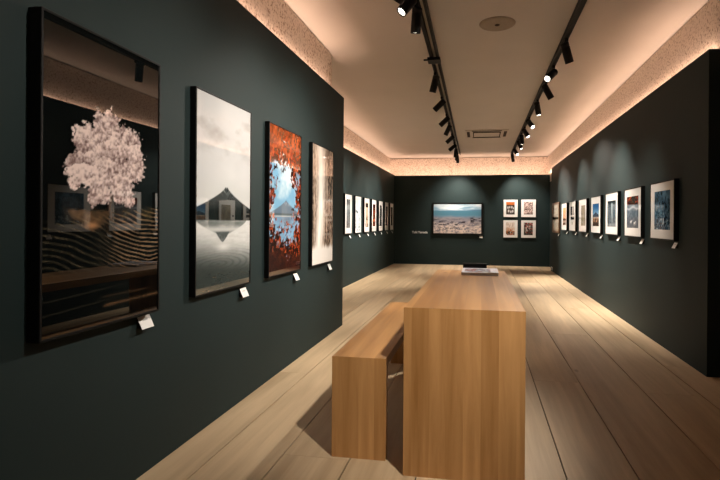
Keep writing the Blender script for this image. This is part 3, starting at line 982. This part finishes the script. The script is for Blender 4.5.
# spot heads --------------------------------------------------------------
def body_bm():
    return lathe(bmesh.new(), [(0, 0.052), (0.030, 0.052), (0.040, 0.048), (0.042, 0.040), (0.042, 0.012), (0.0400, 0.010), (0.0400, 0.006), (0.042, 0.004),
                               (0.042, -0.145), (0.041, -0.150), (0.038, -0.150), (0.034, -0.142), (0.0, -0.141)], 28)
SPOT = {}
def spot(label, x, y, target, power=90.0, angle=42, group='black cylinder spotlights on the ceiling tracks', side=0.0, bent=False):
    t = thing('track_spotlight', label, 'spotlight', (x, y, CZ - 0.06), 0, group)
    piv = Vector((side, 0, -0.075))
    d = (Vector(target) - (Vector((x, y, CZ - 0.06)) + piv)).normalized()
    q = d.to_track_quat('-Z', 'Y')
    if not SPOT:
        ad = obj('adapter', bx(-0.017, 0.017, -0.065, 0.065, -0.030, 0.0, bev=0.003), M_METAL, t)
        bm = lathe(bmesh.new(), [(0, -0.030), (0.009, -0.030), (0.009, -0.040), (0.006, -0.042), (0.006, -0.075), (0, -0.075)], 14)
        st = obj('stem', bm, M_METAL, t)
        bd = obj('lamp_body', body_bm(), M_METAL, t)
        for p in bd.data.polygons:
            p.use_smooth = len(p.vertices) == 4 and abs(p.normal.z) < 0.5
        ln = obj('lens', lathe(bmesh.new(), [(0, -0.1422), (0.0315, -0.1422), (0.0315, -0.1430), (0, -0.1430)], 24), M_LENS, bd)
        SPOT.update(ad=ad, st=st, bd=bd, ln=ln)
    else:
        ad = SPOT['ad'].copy(); st = SPOT['st'].copy(); bd = SPOT['bd'].copy(); ln = SPOT['ln'].copy()
        for o in (ad, st, bd, ln):
            COL.objects.link(o)
        ad.parent = t; st.parent = t; bd.parent = t; ln.parent = bd
    bd.rotation_mode = 'QUATERNION'
    bd.location = piv
    bd.rotation_quaternion = q
    L = bpy.data.lights.new('lamp', 'SPOT')
    L.energy = power
    L.color = SPOTC
    L.spot_size = math.radians(angle)
    L.spot_blend = 1.0
    L.shadow_soft_size = 0.028
    lo = bpy.data.objects.new('lamp', L)
    COL.objects.link(lo)
    lo.parent = t
    lo.rotation_mode = 'QUATERNION'
    lo.rotation_quaternion = q
    lo.location = piv + d * 0.158
    return t
SPOTC = (1.0, 0.90, 0.785)
XT = 0.822
P = 330.0
# near heads on the open-floor side light the big prints across the hall
near = 'black spotlight on the single track '
for y, ty, pw in ((-0.6, 0.2, 0.12), (0.7, 1.2, 1.0), (1.75, 1.95, 0.5), (2.45, 2.85, 0.27), (2.95, 3.55, 0.70), (3.38, 4.45, 0.55)):
    k = {-0.6: 'first from the hall entrance', 0.7: 'aimed at the near end of the table', 1.75: 'aimed at the blossoming tree print', 2.45: 'aimed at the monochrome mountain print', 2.95: 'aimed at the autumn leaves print', 3.38: 'aimed at the sepia print'}[y]
    spot(near + k, XT, y, (XL, ty, 1.45) if y != 0.7 else (-0.25, 2.5, 0.5), P * 0.85 * pw * (1.25 if y == 0.7 else 1), 58 if y != 0.7 else 36)
rt = [(4.93, (1.62, 5.7, 0.7), 'pointing down steeply, nearest the disc fitting', 0.35),
      (5.76, (-1.3, 3.2, 0.5), 'with lit face turned across the hall toward the bench', 1.0),
      (6.38, (1.74, 6.5, 1.25), 'directly behind the one with the lit face', 0.85),
      (7.31, (1.25, 7.2, 0.3), 'fourth of those in view from the disc fitting', 0.9),
      (8.50, (1.74, 7.1, 1.2), 'tilted out with bright lens, fifth from the disc fitting', 0.6),
      (9.33, (1.74, 8.5, 1.2), 'tilted out with bright lens, beside the air vent', 0.9),
      (9.98, (1.05, 10.0, 0.0), 'hanging level with the air vent, next after it', 0.9),
      (10.68, (1.60, 10.3, 1.0), 'just past the air vent, third from the far end', 0.9),
      (11.86, (1.72, 10.4, 1.1), 'with bright lens, second from the far end', 0.9),
      (12.80, (1.15, 13.42, 1.35), 'at the far end, aimed at the four white frames', 0.6)]
for y, tg, k, pw in rt:
    spot(near + k, XT, y, tg, P * pw * 0.95, 64 if y < 12.3 else 84)
lt = [(3.42, (-1.53, 4.1, 1.7), 'nearest the camera, cut by the photo edge', 0.1),
      (3.69, (-1.53, 3.10, 1.5), 'with open mouth turned back toward the camera', 0.12),
      (3.96, (-0.85, 4.7, 0.0), 'large and hanging steeply beside the disc fitting', 0.5),
      (5.83, (-1.30, 6.5, 0.2), 'first past the feed box', 0.7),
      (6.96, (-2.40, 7.5, 1.3), 'second past the feed box', 0.9),
      (8.09, (-2.40, 8.5, 1.3), 'third past the feed box', 0.9),
      (8.82, (-1.75, 9.3, 0.6), 'fourth past the feed box', 0.9),
      (9.88, (-2.40, 9.9, 1.3), 'level with the air vent', 0.9),
      (10.98, (-2.40, 10.9, 1.4), 'fourth from its far end, tilted nearly flat', 0.9),
      (11.77, (-0.85, 11.9, 0.0), 'third from its far end', 0.9),
      (12.42, (-0.7, 13.42, 1.5), 'second from its far end', 0.42),
      (12.88, (-0.5, 13.42, 1.2), 'at its far end', 0.3)]
for y, tg, k, pw in lt:
    spot('black spotlight on the twin-rail track ' + k, xl(y), y, tg, P * pw * 1.0, 66 if y < 12.3 else 84)

# ------------------------------------------------------------------ cove lighting: warm strips lying in the gap on top of the panels
def strip(name, loc, rot, sx, sy, power):
    L = bpy.data.lights.new(name, 'AREA')
    L.shape = 'RECTANGLE'
    L.size = sx
    L.size_y = sy
    L.energy = power
    L.color = (1.0, 0.655, 0.475)
    o = bpy.data.objects.new(name, L)
    COL.objects.link(o)
    o.location = loc
    o.rotation_euler = rot
    return o
W = 3.8   # per metre
def up_y(name, x, y0, y1, z, w, tilt, k=1.0):
    strip(name, (x, (y0 + y1) / 2, z), (PI, tilt, 0), w, y1 - y0, W * (y1 - y0) * k)
up_y('cove_strip_light', (XL - 0.045 + FXL) / 2, Y0 + .1, 5.05, TL - 0.02, 0.024, math.radians(-40), 1.2)
up_y('cove_strip_light', FXFL + 0.07, 5.2, 13.8, TFL - 0.02, 0.05, math.radians(-40))
up_y('cove_strip_light', (XR + 0.05 + FXR) / 2, 4.2, 13.4, TR - 0.02, 0.036, math.radians(40), 1.1)
strip('cove_strip_light', ((XFL + FXR) / 2, YB + 0.2, TB - 0.02), (PI - math.radians(25), 0, 0), 4.2, 0.06, W * 4.2)
# open side hall to the near end: an unseen area lamp just below the ceiling
strip('unseen_hall_light', (3.6, 0.0, CZ - 0.05), (0, 0, 0), 1.2, 1.2, 5)

w = bpy.data.worlds.new('world')
sc.world = w
w.use_nodes = True
w.node_tree.nodes['Background'].inputs['Color'].default_value = (0, 0, 0, 1)

# ------------------------------------------------------------------ camera
f = 480.0
cx, vpx, vpy = 404.0, 480.0, 222.0
roll = math.radians(0.4)
cy = vpy - (vpx - cx) * math.sin(roll)
th = math.atan((vpx - cx) / math.cos(roll) / f)
cam = bpy.data.cameras.new('camera')
cam.sensor_fit = 'HORIZONTAL'
cam.sensor_width = 36
cam.lens = f / 720 * 36
cam.shift_x = -(cx - 360) / 720
cam.shift_y = -(240 - cy) / 720
cam.clip_start = 0.05
co = bpy.data.objects.new('camera', cam)
COL.objects.link(co)
r0 = Vector((math.cos(th), math.sin(th), 0))
f0 = Vector((-math.sin(th), math.cos(th), 0))
u0 = Vector((0, 0, 1))
c, s = math.cos(roll), math.sin(roll)
rr = r0 * c + u0 * s
uu = u0 * c - r0 * s
co.matrix_world = Matrix(((rr.x, uu.x, -f0.x, 0), (rr.y, uu.y, -f0.y, 0), (rr.z, uu.z, -f0.z, 1.2), (0, 0, 0, 1)))
sc.camera = co

sc.view_settings.view_transform = 'Standard'
sc.view_settings.look = 'None'
sc.view_settings.exposure = 0.30
sc.view_settings.gamma = 1.0
sc.view_settings.use_curve_mapping = False
sc.cycles.use_denoising = True
sc.cycles.max_bounces = 10
sc.cycles.diffuse_bounces = 6
sc.cycles.sample_clamp_indirect = 8.0
